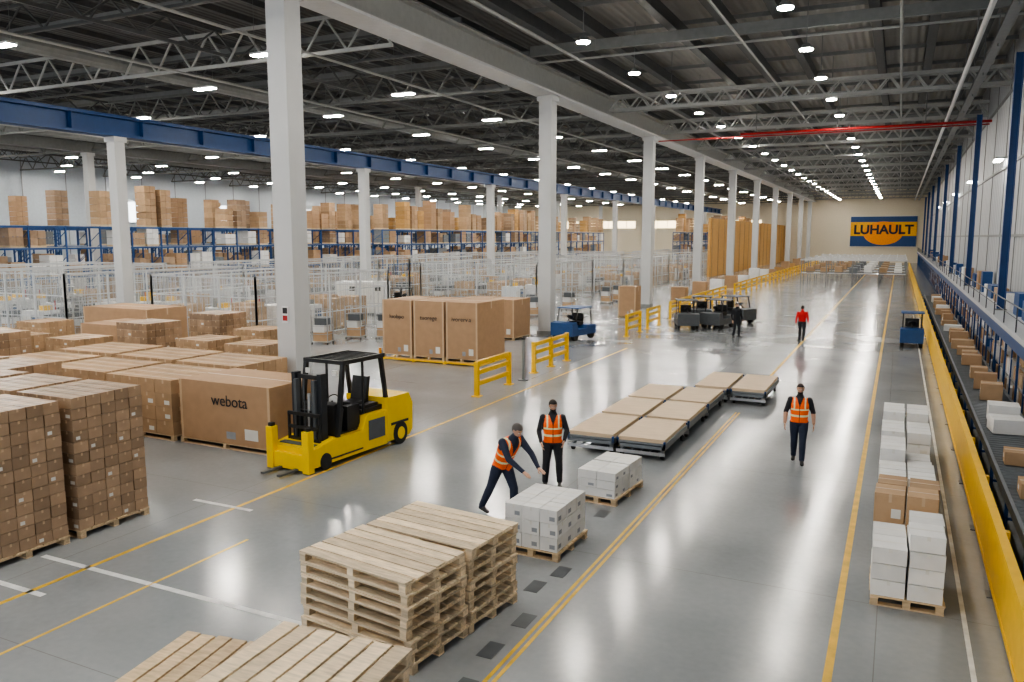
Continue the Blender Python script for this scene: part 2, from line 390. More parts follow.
def bigbox(w,d,h,mat=card2):
    mb=MB(); pallet(mb,-w/2,-d/2,0,w,d,wood,'x',6)
    z=.147
    mb.box(-w/2+.02,w/2-.02,-d/2+.02,d/2-.02,z,z+h,mat)
    mb.box(-w/2+.02,w/2-.02,-.04,.04,z+h,z+h+.003,tape)
    for sx in (-1,1):
        mb.box(-w/2+.017 if sx<0 else w/2-.02, -w/2+.02 if sx<0 else w/2-.017,-.04,.04,z+h-.3,z+h,tape)
        for sy in (-1,1):
            x=sx*(w/2-.02); y=sy*(d/2-.02)
            mb.box(min(x,x-sx*.08),max(x,x-sx*.08),min(y,y+sy*.004),max(y,y+sy*.004),z,z+h,tape)
    mb.box(w*.22,w*.36,-d/2+.014,-d/2+.02,z+.15,z+.42,label); mb.box(w*.02,w*.12,-d/2+.014,-d/2+.02,z+.12,z+.3,greyprint)
    return mb
ink=M('ink_dark',(.03,.03,.035),.6)
o=bigbox(3.05,1.9,1.5).obj('cardboard_crate',(-14.75,15.25,0),-1,.01); text(o,'webota',.40,(.2,-.945,1.2),(90,0,0),ink)
b2=carton_pallet(4,4,4,.62,.5,.36,card,.3).mesh('wide_carton_pallet')
for x,y in ((-17.7,15.3),(-20.4,15.4),(-17.8,17.7),(-20.5,17.8),(-23.2,15.5),(-23.3,17.9)): put('carton_pallet_load',b2,(x,y,0),U(-1.5,1.5))
for i,(x,y) in enumerate(((-26.5,16),(-29,18.5),(-26.4,19),(-24.6,20.5),(-22,20.8),(-19.5,20.6),(-29.3,15.8),(-32,19),(-34,16),(-36.5,18.5),(-33,22.2),(-22.5,24),(-25,24.2))): put('carton_pallet_load',(m2,m2b)[i%3==0],(x,y,0),U(-2,2))
o=bigbox(4.2,2.2,1.9,card2).obj('cardboard_crate',(-31.5,25.5,0),0,.01)
o=bigbox(3,2.2,1.6,card2).obj('cardboard_crate',(-28.2,22.5,0),0,.01)
txt=['luobpo','tuorege','ivorerv.a']
for i in range(3):
    o=bigbox(1.5,2.5,2.3,card2).obj('cardboard_crate',(-18.95+i*1.56,29.4,.122),0,.01); text(o,txt[i],.26,(0,-1.245,1.75),(90,0,0),ink)
mb=MB()
for y in (-1.28,0,1.2): mb.box(-2.4,2.4,y,y+.1,0.04,.12,yel)
for x in (-2.4,-.8,.7,2.25): mb.box(x,x+.12,-1.28,1.3,0.0,.04,yel)
mb.obj('yellow_skid',(-17.4,29.4,0))
for x in (-17.9,-19.6): o=bigbox(1.6,2.0,1.9,card2).obj('cardboard_crate',(x-.2,37.2,0),0,.01)
o=bigbox(1.2,1.2,1.9,card2).obj('cardboard_crate',(-15.6,50,0),0,.01)

# ------------------------------------------------------------ white boxes near workers
mb=MB(); pallet(mb,-.5,-.62,0,1.0,1.24,wood,'x',6); cartons(mb,-.48,-.6,.146,3,3,3,.32,.4,.235,whitebox,lab=.8,labm=greyprint,tapem=label); mb.obj('white_carton_pallet',(-5.15,12.05,0),-2)
mb=MB(); pallet(mb,-.42,-.75,0,.84,1.5,wood,'x',7); cartons(mb,-.4,-.73,.146,2,2,3,.4,.37,.17,whitebox,lab=.6,labm=greyprint,tapem=label); cartons(mb,-.4,.06,.146,2,2,3,.4,.34,.17,whitebox,lab=.6,labm=greyprint,tapem=label); mb.obj('white_carton_pallet',(-5.05,15.15,0),-4)
def mixed(y,mat,h,nz,lab=.2,cut=0):
    mb=MB(); pallet(mb,-.48,-.6,0,.94,1.2,wood,'x',6)
    for s in (0,1):
        n=nz-(1 if s==cut-1 else 0)
        cartons(mb,-.48+s*.48,-.58,.146,1,2,n,.46,.58,h,mat,lab=lab,g=.02,jit=.015,tapem=tape if mat==card else label)
    mb.obj('stacked_carton_pallet',(.36,y,0),U(-2,2))
mixed(12.6,whitebox,.24,4,cut=1); mixed(14.3,card,.50,2,lab=.6); mixed(15.9,whitebox,.28,3); mixed(17.5,whitebox,.32,3,cut=2); mixed(19.1,whitebox,.24,4); mixed(20.8,whitebox,.26,4)

# ------------------------------------------------------------ flat trolleys
def trolley(w,l):
    mb=MB()
    for x in (-w/2,w/2-.08): mb.box(x,x+.08,-l/2,l/2,.26,.36,mstl)
    for y in (-l/2,-.04,l/2-.08): mb.box(-w/2,w/2,y,y+.08,.26,.34,mstl)
    for x in (-w/2+.1,w/2-.1):
        for y in (-l/2+.15,l/2-.15):
            mb.tube((x-.03,y,.09),(x+.03,y,.09),.09,rub,12); mb.box(x-.04,x+.04,y-.04,y+.04,.15,.27,stl)
    for x in (-w/2,w/2-.05):
        for y in (-l/2,l/2-.05): mb.box(x,x+.05,y,y+.05,.30,.46,blue)
    for k in range(5): x=-w/2+.15+k*(w-.3)/4; mb.bar((x,-l/2,.2),(x,l/2,.2),.03,.03,mstl)
    mb.box(-w/2,w/2,-l/2,l/2,.36,.41,mstl)
    mb.box(-w/2+.03,w/2-.03,-l/2+.04,l/2-.04,.41,.50,plywood)
    mb.box(-w/2,w/2,-l/2-.02,-l/2,.12,.20,stl)
    return mb.mesh('flat_trolley')
tm=trolley(1.18,2.25)
for i in range(2):
    for j in range(3): put('flat_trolley',tm,(-6.5+i*1.25,19.0+j*2.4,0),U(-.6,.6))
tm2=trolley(1.08,2.9)
for i in range(2): put('flat_trolley',tm2,(-5.15+i*1.15,26.7,0),U(-.6,.6))

# ------------------------------------------------------------ yellow guard rails left side
def rail(l,h=1.15,posts=2):
    mb=MB()
    for i in range(posts):
        y=l*i/(posts-1); mb.box(-.07,.07,y-.07,y+.07,0,h,yel); mb.box(-.14,.14,y-.14,y+.14,0,.03,yel)
    for z in (.35,.72,1.03): mb.box(-.05,.05,0,l,z,z+.14,yel)
    return mb
r24=rail(2.4).mesh('guard_rail')
put('yellow_guard_rail',r24,(-12.25,22.8,0)); put('yellow_guard_rail',rail(3.4,1.2,3).mesh('gr'),(-12.45,27.8,0))
put('yellow_guard_rail',r24,(-12.7,40.3,0)); put('yellow_guard_rail',r24,(-12.7,44.2,0)); put('yellow_guard_rail',rail(18,1.15,8).mesh('gr2'),(-12.9,50,0)); put('yellow_guard_rail',rail(80,1.15,27).mesh('gr3'),(-12.9,72,0))
mb=MB(); mb.tube((0,0,0),(0,0,.03),.2,dstl,14); mb.tube((0,0,0),(0,0,1.5),.06,grs,10); mb.tube((0,0,1.5),(0,0,1.56),.08,blk,10); mb.obj('bollard_post',(-12.15,26.2,0))

# ------------------------------------------------------------ forklift
mb=MB()
mb.prism([(.95,.16),(1.95,.16),(2.1,.3),(2.12,1.0),(1.95,1.3),(.95,1.3)],-.68,.68,yeld)
mb.prism([(-2.0,.12),(.95,.12),(.95,1.0),(.1,1.0),(-.1,.66),(-1.15,.66),(-1.9,.56),(-2.0,.56)],-.66,.66,yeld)
mb.box(-.5,.5,-1.0,-.08,.66,.69,blk); mb.box(-.52,.52,-1.85,-1.65,.57,.60,dstl)
mb.box(-.50,.50,.05,1.0,1.0,1.12,blk)
mb.box(.661,.675,-1.5,-.1,.20,.24,blk); mb.box(.661,.672,.15,.85,.35,.85,dstl)
mb.box(.68,.69,1.1,1.9,.55,.62,blk)
mb.box(-.25,.25,.1,.6,1.12,1.26,blk); mb.prism([(.55,1.2),(.7,1.2),(.82,1.85),(.7,1.85)],-.24,.24,blk)
mb.prism([(-1.0,.66),(-.75,.66),(-.62,1.25),(-.82,1.45),(-1.0,1.4)],-.5,.5,blk)
mb.tube((0,-.7,1.2),(0,-.45,1.38),.025,blk)
for i in range(14):
    a=2*math.pi*i/14; b=2*math.pi*(i+1)/14
    f=lambda t:(.18*math.cos(t),-.45+.10*math.sin(t),1.38+.15*math.sin(t))
    mb.tube(f(a),f(b),.014,blk,6)
for x in (-.58,.58):
    mb.bar((x,-1.0,.6),(x,-.72,2.38),.10,.10,blk); mb.bar((x,1.05,1.1),(x,.82,2.38),.10,.10,blk); mb.bar((x,-.78,2.40),(x,.95,2.40),.10,.10,blk)
    mb.bar((x,.05,1.05),(x,.05,2.38),.05,.05,blk)
mb.bar((-.58,-.74,2.40),(.58,-.74,2.40),.09,.09,blk); mb.bar((-.58,.93,2.40),(.58,.93,2.40),.09,.09,blk)
for i in range(8): y=-.55+i*.19; mb.bar((-.58,y,2.41),(.58,y,2.41),.05,.03,blk)
mb.box(-.45,.45,.15,.85,1.12,1.2,blk); mb.box(-.48,-.1,-.6,-.1,.7,1.1,blk); mb.box(.3,.5,-.5,.0,.7,1.3,blk)
for x in (-.40,.40):
    mb.box(x-.06,x+.06,-1.42,-1.20,.48,2.2,M('mast_black',(.02,.024,.03),.4)); mb.box(x*.72-.04,x*.72+.04,-1.5,-1.36,.5,2.05,dstl)
for z in (.6,1.2,2.05): mb.box(-.40,.40,-1.36,-1.28,z,z+.1,blk)
mb.tube((0,-1.32,.5),(0,-1.32,1.7),.05,stl); mb.tube((-.12,-1.36,.5),(-.12,-1.36,2.05),.015,dstl,6); mb.tube((.12,-1.36,.5),(.12,-1.36,2.05),.015,dstl,6)
for x in (-.5,-.25,.2,.45): mb.box(x,x+.05,-1.56,-1.5,.58,1.25,blk)
for z in (.6,.88,1.2): mb.box(-.5,.5,-1.56,-1.5,z,z+.08,blk)
for s in (-1,1):
    x=s*.56
    mb.box(x-.1,x+.1,-2.16,-1.96,.02,1.0,yeld); mb.box(x-.06,x+.06,-2.12,-2.0,1.0,1.08,blk)
    mb.box(s*.25-.05,s*.25+.05,-2.75,-2.0,.05,.10,dstl)
    mb.tube((s*.58,-1.55,.20),(s*.685,-1.55,.20),.20,rub,20)
    mb.tube((s*.50,1.5,.30),(s*.72,1.5,.30),.30,rub,22); mb.tube((s*.68,1.5,.30),(s*.735,1.5,.30),.16,yeld,16)
mb.box(-.6,.6,-2.12,-2.0,.06,.42,yeld)
mb.tube((.5,.93,2.4),(.5,.93,2.58),.04,M('amber',(.8,.3,.02),.3)); mb.box(.35,.5,-.86,-.80,2.1,2.22,label); mb.box(-.5,-.35,-.86,-.8,2.1,2.22,label)
mb.box(.3,.6,2.11,2.13,.7,.85,redp)
o=mb.obj('forklift',(-11.9,15.35,0),-4,.012); o.scale=(.97,.88,.97)

# ------------------------------------------------------------ cages with clear panels
def fence(mb,p0,p1,h=3.4,panel=True,step=2.5):
    p0=Vector((*p0,0));p1=Vector((*p1,0)); L=(p1-p0).length; n=max(1,round(L/step)); d=(p1-p0)/n
    for i in range(n+1):
        p=p0+d*i; mb.bar(p,p+Vector((0,0,h)),.08,.08,fwh)
    for z in (.15,1.2,2.3,h-.05): mb.bar(p0+Vector((0,0,z)),p1+Vector((0,0,z)),.05,.05,fwh)
    m=int(L/.35)
    for i in range(m): p=p0+(p1-p0)*(i/m); mb.bar(p+Vector((0,0,.15)),p+Vector((0,0,h)),.018,.018,stl)
    if panel:
        q=[p0+Vector((0,0,.2)),p1+Vector((0,0,.2)),p1+Vector((0,0,h)),p0+Vector((0,0,h))]
        mb.add(q,[(0,1,2,3)],clear)
def cage(x0,x1,y0,y1,h=3.4):
    mb=MB(); w,l=x1-x0,y1-y0
    fence(mb,(0,0),(w,0),h); fence(mb,(w,0),(w,l),h); fence(mb,(0,l),(w,l),h,False); fence(mb,(0,0),(0,l),h,False)
    for i in range(int(w/2.5)+1): mb.bar((i*w/int(w/2.5),0,h),(i*w/int(w/2.5),l,h),.06,.06,fwh)
    mb.obj('wire_mesh_enclosure',(x0,y0,0))
cages=[(-34.5,-27.5,29,40,3.3),(-44,-37,26,38,3.4),(-53,-46,24,40,3.4),(-46,-38,42,54,3.4),(-34,-24,54,66,3.2),(-46,-37,57,68,3.4),(-33.5,-22.5,70,86,3.2),(-46,-37,72,86,3.4),(-34,-22.5,90,106,3.2),(-47,-37,90,110,3.2),(-34,-24,110,130,3.2)]
m3=carton_pallet(3,3,4,.4,.4,.4,card,.2).mesh('small_carton_pallet'); m4=carton_pallet(3,3,4,.4,.4,.33,whitebox,.2,tapem=label).mesh('small_white_pallet')
def machine(seed):
    mb=MB(); h=U(1.3,2.4)
    mb.box(-.7,.7,-.6,.6,.12,h,wht); mb.box(-.6,.6,-.5,.5,0,.12,dstl)
    mb.box(-.6,-.05,-.62,-.6,.3,h-.2,label); mb.box(.05,.6,-.62,-.6,.3,h-.2,mstl); mb.box(.71,.73,-.4,.3,h*.5,h*.85,dstl); mb.box(.2,.5,-.66,-.62,h*.6,h*.75,blue)
    mb.tube((-.3,0,h),(-.3,0,h+.5),.12,grs,10); mb.box(.1,.5,-.2,.3,h,h+.25,random.choice([yel,grs,dstl])); mb.tube((.55,.4,h),(.55,.4,h+.5),.03,redp,8)
    return mb.mesh('packing_machine')
machs=[machine(i) for i in range(4)]
def rollcage():
    mb=MB()
    for x in (-.4,.4):
        for y in (-.35,.35): mb.box(x-.02,x+.02,y-.02,y+.02,.12,1.7,stl); mb.tube((x-.02,y,.06),(x+.02,y,.06),.06,rub,10)
    mb.box(-.42,.42,-.37,.37,.12,.17,stl)
    for z in (.5,.9,1.3,1.68):
        for y in (-.35,.35): mb.box(-.4,.4,y-.01,y+.01,z,z+.02,stl)
        for x in (-.4,.4): mb.box(x-.01,x+.01,-.35,.35,z,z+.02,stl)
    mb.box(-.36,.36,-.3,.3,.17,.6,card); mb.box(-.36,.2,-.3,.3,.6,.95,whitebox); mb.box(-.3,.3,-.25,.3,.95,1.3,dstl)
    return mb.mesh('roll_cage')
rc=rollcage()
for c in cages:
    cage(*c)
    x=c[0]+1.2
    while x<c[1]-1:
        y=c[2]+1.2
        while y<c[3]-1:
            q=random.random()
            if q<.42: put('carton_pallet_load',random.choice([m3,m3,m4,m4,m2]),(x,y,0),U(-3,3))
            elif q<.68: put('packing_machine',random.choice(machs),(x,y,0),random.choice([0,90]))
            elif q<.92:
                put('roll_cage_trolley',rc,(x,y-.3,0),U(-20,20)); put('roll_cage_trolley',rc,(x,y+.75,0),U(-10,10))
            y+=2.1
        x+=2.1
for x,y in ((-25.2,31),(-25,33.4),(-23.6,34),(-25.3,42),(-23.8,43.5),(-26,46),(-21.5,48),(-22.6,50),(-21,53),(-20.6,60),(-20.4,62.2)): put('roll_cage_trolley',rc,(x,y,0),U(-30,30))

# tall racks
tanb=M('tan_carton',(.48,.28,.105),.7,island=.18)
def rack(x,y0,n,levels=(.15,2.2,4.3),top=6.0,fill=.7,topbox=.5,near=58):
    mb=MB(); gm=MB()
    for i in range(n+1):
        y=i*2.8
        for xx in (0,1.2): mb.box(xx,xx+.1,y,y+.1,0,top,blue)
        z=.3
        while z<top-.9: mb.bar((.05,y+.05,z),(1.25,y+.05,z+.8),.04,.04,blue); z+=.9
    for z in levels+(top-.15,):
        for xx in (0,1.2): mb.box(xx+.02,xx+.08,0,n*2.8,z,z+.13,blue)
        mb.box(0.05,1.25,.05,n*2.8,z+.13,z+.16,stl)
        for i in range(n):
            for s in (0,1):
                last=z>top-.5
                pr=(topbox if last else fill)
                if y0+i*2.8<near: pr=.04 if last else .3
                if random.random()<pr:
                    w=U(1.0,1.2);h=U(1.4,3.2) if last else U(.8,1.5); y=i*2.8+.18+s*1.3
                    m=random.choice([card,tanb,wrapcard,card,card2] if last else [card,wrapcard,wrapcard,whitebox,mstl,card2])
                    k=max(2,int(h/.45))
                    for a in range(k):
                        for bb in range(2): gm.box(.1,1.25,y+bb*w/2,y+bb*w/2+w/2-.02,z+.30+a*h/k,z+.30+(a+1)*h/k-.03,m)
                    gm.box(.1,1.25,y,y+w,z+.18,z+.28,wood)
    o=mb.obj('pallet_rack',(x,y0,0)); g=gm.obj('stored_cartons'); g.parent=o
rack(-56,22,14,near=44,topbox=.4,fill=.5); rack(-64,24,26,topbox=.4,near=50,fill=.5); rack(-70,20,30,topbox=.25,near=60,fill=.5); rack(-50,70,14,topbox=.5); rack(-52,112,12,topbox=.6); rack(-76,30,30,topbox=.2,near=80,fill=.4); rack(-57,66,20,topbox=.5)
rack(-29,135,14,topbox=.5); rack(-34.5,134,14,topbox=.5)

# white machine cabinets & small vehicles
mb=MB()
for i in range(2):
    x=i*1.75; mb.box(x,x+1.65,0,1.6,.1,2.2,wht); mb.box(x+.08,x+.78,-.02,0,.2,2.1,label); mb.box(x+.86,x+1.57,-.02,0,.2,2.1,label); mb.box(x+.7,x+.74,-.05,-.02,1,1.3,blk); mb.box(x,x+1.65,.05,1.55,0,.1,dstl); mb.box(x+1.0,x+1.4,-.03,-.02,1.6,1.9,blk)
mb.obj('machine_cabinet',(-34.2,43.5,0),20,.02)
def cartv(body,l=2.2,w=1.2):
    mb=MB(); mb.prism([(-l/2,.25),(l/2,.25),(l/2,.7),(l*.15,.72),(l*.05,.55),(-l*.25,.55),(-l*.32,.95),(-l/2,.9)],-w/2,w/2,body)
    for x in (-w/2+.1,w/2-.1):
        for y in (-l/2+.4,l/2-.4): mb.tube((x-.08,y,.24),(x+.08,y,.24),.24,rub,16)
        mb.bar((x,-l*.3,.9),(x,-l*.22,1.6),.05,.05,blk); mb.bar((x,l*.35,.7),(x,l*.3,1.6),.05,.05,blk)
    mb.box(-w/2,w/2,-l*.25,l*.33,1.6,1.65,body)
    mb.box(-.3,.3,0,.45,.72,.9,blk); mb.box(-.3,.3,.4,.5,.9,1.3,blk); mb.tube((0,-l*.28,.9),(0,-l*.15,1.15),.03,blk); mb.tube((0,-l*.15,1.13),(0,-l*.15+.03,1.17),.18,blk,14)
    return mb
put('tow_tractor',cartv(blue,2.4,1.3).mesh('tow_tractor_blue'),(-14.9,38.3,0),-10)
cm=cartv(dstl).mesh('tow_tractor_dark')
for x,y,rz in ((-10.8,45.5,20),(-9.2,46.6,-15),(-10.6,48.6,10),(-8.8,49.8,60),(-31.5,47.5,70)): put('tow_tractor',cm,(x,y,0),rz)
put('tow_tractor',cartv(blue,1.9,1.0).mesh('tow_tractor_b2'),(.75,42.6,0),0)
def gantry(w,l,h):
    mb=MB()
    for x in np.linspace(0,w,5):
        for y in (0,l): mb.box(x-.05,x+.05,y-.05,y+.05,0,h,grs)
    for y in (0,l/2,l): mb.box(-.1,w+.1,y-.06,y+.06,h,h+.12,wht)
    for x in np.linspace(0,w,12): mb.box(x-.05,x+.05,-.1,l+.1,h+.12,h+.2,wht)
    mb.box(0,w,-.05,.05,h*.45,h*.45+.1,mstl); mb.box(0,w,0,l,h*.4,h*.4+.06,stl)
    for x in np.linspace(.5,w-1.2,7): mb.box(x,x+.8,.4,l-.4,h*.4+.06,h*.4+.06+U(.4,.9),random.choice([card,whitebox,mstl]))
    return mb.mesh('steel_workbench')
g=gantry(11,3,2.5)
for y in (99,107,116,126): put('steel_packing_bench',g,(-10.2,y,0))
mb=MB()
for y in range(60,150,7):
    mb.box(-15.6,-14.3,y,y+1.2,.0,.15,wood); mb.box(-15.5,-14.4,y+.1,y+1.1,.15,U(1,1.8),random.choice([card2,whitebox,tanb]))
mb.obj('pallet_row')

# sign on end wall
mb=MB(); mb.box(-6.1,6.1,-.2,0,-3,3,dblue); mb.box(-6.3,6.3,-.25,.0,3,3.1,wht); mb.box(-6.3,6.3,-.25,0,-3.1,-3,wht)
mb.box(-6.1,6.1,-.21,-.2,-.9,1.9,M('sign_yellow',(.85,.42,.0),.5))
mb.T=Matrix.Diagonal((1.55,1,1,1)); mb.tube((0,-.26,-.35),(0,-.22,-.35),2.35,M('sign_yellow_oval',(.90,.30,.0),.5),40); mb.T=Matrix.Identity(4)
o=mb.obj('wall_sign',(-3.2,179.85,6.3)); t=text(o,'LUHAULT',2.5,(0,-.3,.3),(90,0,0),M('sign_ink',(.004,.005,.02),.5)); t.data.offset=.09

# ------------------------------------------------------------ people
def seg_d(P,a,b):
    a=np.array(a);b=np.array(b);ab=b-a;t=np.clip(((P-a)@ab)/max(1e-9,ab@ab),0,1);return np.linalg.norm(P-(a+t[:,None]*ab),axis=1),t
def lofted(mb,rings,mat,n=16):
    vs=[]
    for c,s,f,rx,ry in rings:
        for i in range(n):
            a=2*math.pi*i/n; vs.append(Vector(c)+Vector(s)*math.cos(a)*rx+Vector(f)*math.sin(a)*ry)
    fs=[]
    for k in range(len(rings)-1):
        for i in range(n): fs.append((k*n+i,k*n+(i+1)%n,(k+1)*n+(i+1)%n,(k+1)*n+i))
    fs.append(tuple(range(n-1,-1,-1))); fs.append(tuple(range((len(rings)-1)*n,len(rings)*n)))
    mb.add(vs,fs,mat)
def ell(mb,c,r,mat,n=14,rot=None):
    c=Vector(c); R=rot or Matrix.Identity(3); rings=[]
    for k in range(1,n):
        t=math.pi*k/n; rings.append((c+R@Vector((0,0,-math.cos(t)*r[2])),R@Vector((1,0,0)),R@Vector((0,1,0)),math.sin(t)*r[0],math.sin(t)*r[1]))
    lofted(mb,rings,mat,16)
def limb(mb,p,rad,mat,n=12):
    for i in range(len(p)-1):
        a=Vector(p[i]);b=Vector(p[i+1]);d=(b-a).normalized(); up=Vector((0,1,0)) if abs(d.y)<.9 else Vector((1,0,0))
        s=d.cross(up).normalized();f=s.cross(d).normalized(); r0,r1=rad[i],rad[i+1]
        lofted(mb,[(a-d*r0*.3,s,f,r0*.75,r0*.75),(a,s,f,r0,r0),(a.lerp(b,.3),s,f,(r0*.7+r1*.3)*1.06,(r0*.7+r1*.3)*1.06),(a.lerp(b,.7),s,f,r0*.3+r1*.7,r0*.3+r1*.7),(b,s,f,r1,r1),(b+d*r1*.3,s,f,r1*.75,r1*.75)],mat,n)
def remeshed(mb,vox,smooth=4):
    o=mb.obj('tmp'); m=o.modifiers.new('r','REMESH'); m.mode='VOXEL'; m.voxel_size=vox
    s=o.modifiers.new('s','SMOOTH'); s.iterations=smooth; s.factor=.5
    me=bpy.data.meshes.new_from_object(o.evaluated_get(C.evaluated_depsgraph_get())); bpy.data.objects.remove(o)
    n=len(me.vertices); V=np.empty(n*3); me.vertices.foreach_get('co',V); V=V.reshape(-1,3)
    F=[tuple(p.vertices) for p in me.polygons]; bpy.data.meshes.remove(me); return V,F
skin=M('skin',(.50,.29,.20),.5,var=.05)
def person(name,loc,rz,J,look,s=1.0):
    tr=M('trousers_'+look['tr'][0],look['tr'][1],.8,var=.15); sh=M('shirt_'+look['sh'][0],look['sh'][1],.8,var=.12)
    vest=M('vest_'+look['v'][0],look['v'][1],.6,var=.06) if look.get('v') else sh
    strp=M('reflective_stripe',(.80,.78,.45),.35,var=.05) if look.get('v') else vest
    hair=M('hair_'+look['h'][0],look['h'][1],.7,var=.2); shoe=M('shoe',(.02,.02,.022),.5)
    V=Vector; P={'pel':(0,0,.96),'wai':(0,0,1.12),'che':(0,0,1.32),'nek':(0,.015,1.50),'hea':(0,-.01,1.675),
       'shL':(.195,.01,1.43),'elL':(.27,.03,1.15),'wrL':(.29,-.08,.90),'shR':(-.195,.01,1.43),'elR':(-.27,.03,1.15),'wrR':(-.29,-.08,.90),
       'hiL':(.095,0,.93),'knL':(.11,-.03,.50),'anL':(.115,.03,.09),'hiR':(-.095,0,.93),'knR':(-.11,-.03,.50),'anR':(-.115,.03,.09),
       'toL':(.14,-.17,.035),'toR':(-.14,-.17,.035),'face':(0,-1,0),'hdL':None,'hdR':None}
    for k,v in J.items():
        if k in P: P[k]=v
    P={k:(V(v) if v is not None else None) for k,v in P.items()}
    b=MB()
    pts=[P['pel']+(P['pel']-P['wai']).normalized()*.09,P['pel'],P['wai'],P['che'],P['che'].lerp(P['nek'],.55),P['nek'],P['nek'].lerp(P['hea'],.45)]
    kf=1.12 if look.get('v') else 1.05
    rr=[(.14,.11),(.178,.135),(.168*kf,.125*kf),(.190*kf,.135*kf),(.190*kf,.118*kf),(.092,.08),(.058,.06)]
    rings=[]
    for i,p in enumerate(pts):
        d=(pts[min(i+1,len(pts)-1)]-pts[max(i-1,0)]).normalized(); side=V((1,0,0)); f=side.cross(d).normalized()
        rings.append((p,side,f,*rr[i]))
    lofted(b,rings,vest,20)
    for S in 'LR':
        b_sh,el,wr=P['sh'+S],P['el'+S],P['wr'+S]
        limb(b,[b_sh,el,wr],[.070,.053,.036],sh); ell(b,b_sh,(.075,.075,.075),sh); ell(b,el,(.052,.052,.052),sh)
        limb(b,[P['hi'+S],P['kn'+S],P['an'+S]],[.108,.076,.060],tr); ell(b,P['kn'+S],(.075,.075,.075),tr); ell(b,P['hi'+S],(.108,.108,.108),tr)
        an,to=P['an'+S],P['to'+S]; d=(to-an); d=V((d.x,d.y,0)).normalized(); sd=V((-d.y,d.x,0))
        base=an.z-.09
        rg=[(-.07,.028,.035,.045),(-.04,.038,.05,.055),(.04,.042,.055,.058),(.12,.047,.038,.040),(.18,.044,.028,.032),(.215,.025,.02,.024)]
        lofted(b,[(V((an.x,an.y,base))+d*t+V((0,0,cz)),sd,V((0,0,1)),w,h) for t,w,h,cz in rg],shoe,14)
    face=P['face'].normalized(); hx=face.cross(V((0,0,1))).normalized()*-1; hz=hx.cross(face).normalized()*-1
    if hz.z<0: hz=-hz
    R=Matrix((hx,-face,hz)).transposed(); H=P['hea']
    ell(b,H+R@V((0,.008,.02)),(.076,.094,.098),skin,rot=R); ell(b,H+R@V((0,-.022,-.045)),(.056,.066,.068),skin,rot=R)
    ell(b,H+R@V((0,-.1,-.012)),(.011,.016,.022),skin,8,rot=R)
    for sx in (-1,1): ell(b,H+R@V((sx*.078,.008,-.005)),(.010,.018,.03),skin,8,rot=R)
    Vv,F=remeshed(b,.0115)
    Cn=np.array([Vv[list(f)].mean(0) for f in F])
    bones=[]
    def B(a,c,r,t): bones.append((tuple(a),tuple(c),r,t))
    for S in 'LR':
        B(P['sh'+S],P['el'+S],.058,'arm'); B(P['el'+S],P['wr'+S],.045,'fore'); B(P['hi'+S]-V((0,0,.06)),P['kn'+S],.09,'leg'); B(P['kn'+S],P['an'+S],.06,'leg')
        an=P['an'+S]; d=(P['to'+S]-an); d=V((d.x,d.y,0)).normalized(); B(V((an.x,an.y,an.z-.05)),V((an.x,an.y,an.z-.06))+d*.15,.045,'shoe')
    B(P['hea']+V((0,0,-.03)),P['hea']+V((0,0,.03)),.08,'head'); B(P['nek'].lerp(P['hea'],.3),P['nek'].lerp(P['hea'],.5),.06,'head')
    B(P['pel'],P['wai'],.15,'tor'); B(P['wai'],P['che'],.16,'tor'); B(P['che'],P['nek'],.15,'tor2')
    D=np.stack([seg_d(Cn,a,c)[0]-r for a,c,r,t in bones]); idx=D.argmin(0)
    pel,nek=np.array(P['pel']),np.array(P['nek']); ax=(nek-pel); Lx=np.linalg.norm(ax); ax/=Lx
    sp=(Cn-pel)@ax; fr=np.array(V((1,0,0)).cross(V(ax))); fr/=np.linalg.norm(fr)
    if fr[1]>0: fr=-fr
    fd=(Cn-pel)@fr
    slots=[]; mi=[]
    def sl(m):
        if m not in slots: slots.append(m)
        return slots.index(m)
    for k,(i,c) in enumerate(zip(idx,Cn)):
        t=bones[i][3]
        if t=='head': m=skin
        elif t=='shoe': m=shoe
        elif t=='leg': m=tr
        elif t=='fore': m=sh if look.get('long',True) else skin
        elif t=='arm': m=sh
        else:
            q=sp[k]; x=abs(c[0])
            if q<(-.03 if look.get('v') else .05): m=tr
            elif q>Lx-.01: m=sh
            elif look.get('v'):
                m=vest
                if .10<q<.145: m=strp
                if .25<q<.285: m=strp
                if .10<x<.13 and q>.28: m=strp
                if fd[k]>.0 and (x<.010 or (q>.33 and x<(q-.33)*.36)): m=sh
                if x>.20 and q>.36: m=sh
            else: m=sh
        mi.append(sl(m))
    hb=MB()
    for S in 'LR':
        el,wr=P['el'+S],P['wr'+S]; d=P['hd'+S].normalized() if P['hd'+S] is not None else (wr-el).normalized()
        inn=V((-1 if S=='L' else 1,0,0))
        nrm=J.get('palm',None); nrm=V(nrm) if nrm else inn
        nrm=(nrm-d*nrm.dot(d)).normalized(); lat=d.cross(nrm).normalized()
        front=V((0,-1,0)) if abs(lat.dot(V((0,-1,0))))>.3 else inn
        if lat.dot(front)<0: lat=-lat
        lofted(hb,[(wr-d*.02,lat,nrm,.028,.022),(wr+d*.015,lat,nrm,.03,.018),(wr+d*.05,lat,nrm,.040,.015),(wr+d*.09,lat,nrm,.042,.013),(wr+d*.10,lat,nrm,.036,.010)],skin,14)
        curl=J.get('curl',.35)
        for off,Lf in ((.031,.070),(.0105,.080),(-.0105,.074),(-.031,.058)):
            p=wr+d*.09+lat*off; dd=d.copy(); pts=[p-d*.02,p]
            for q in (.45,.32,.23):
                dd=(dd+nrm*curl*.6).normalized(); p=p+dd*Lf*q*1.05; pts.append(p)
            limb(hb,pts,[.0095,.0095,.009,.0082,.007],skin,8)
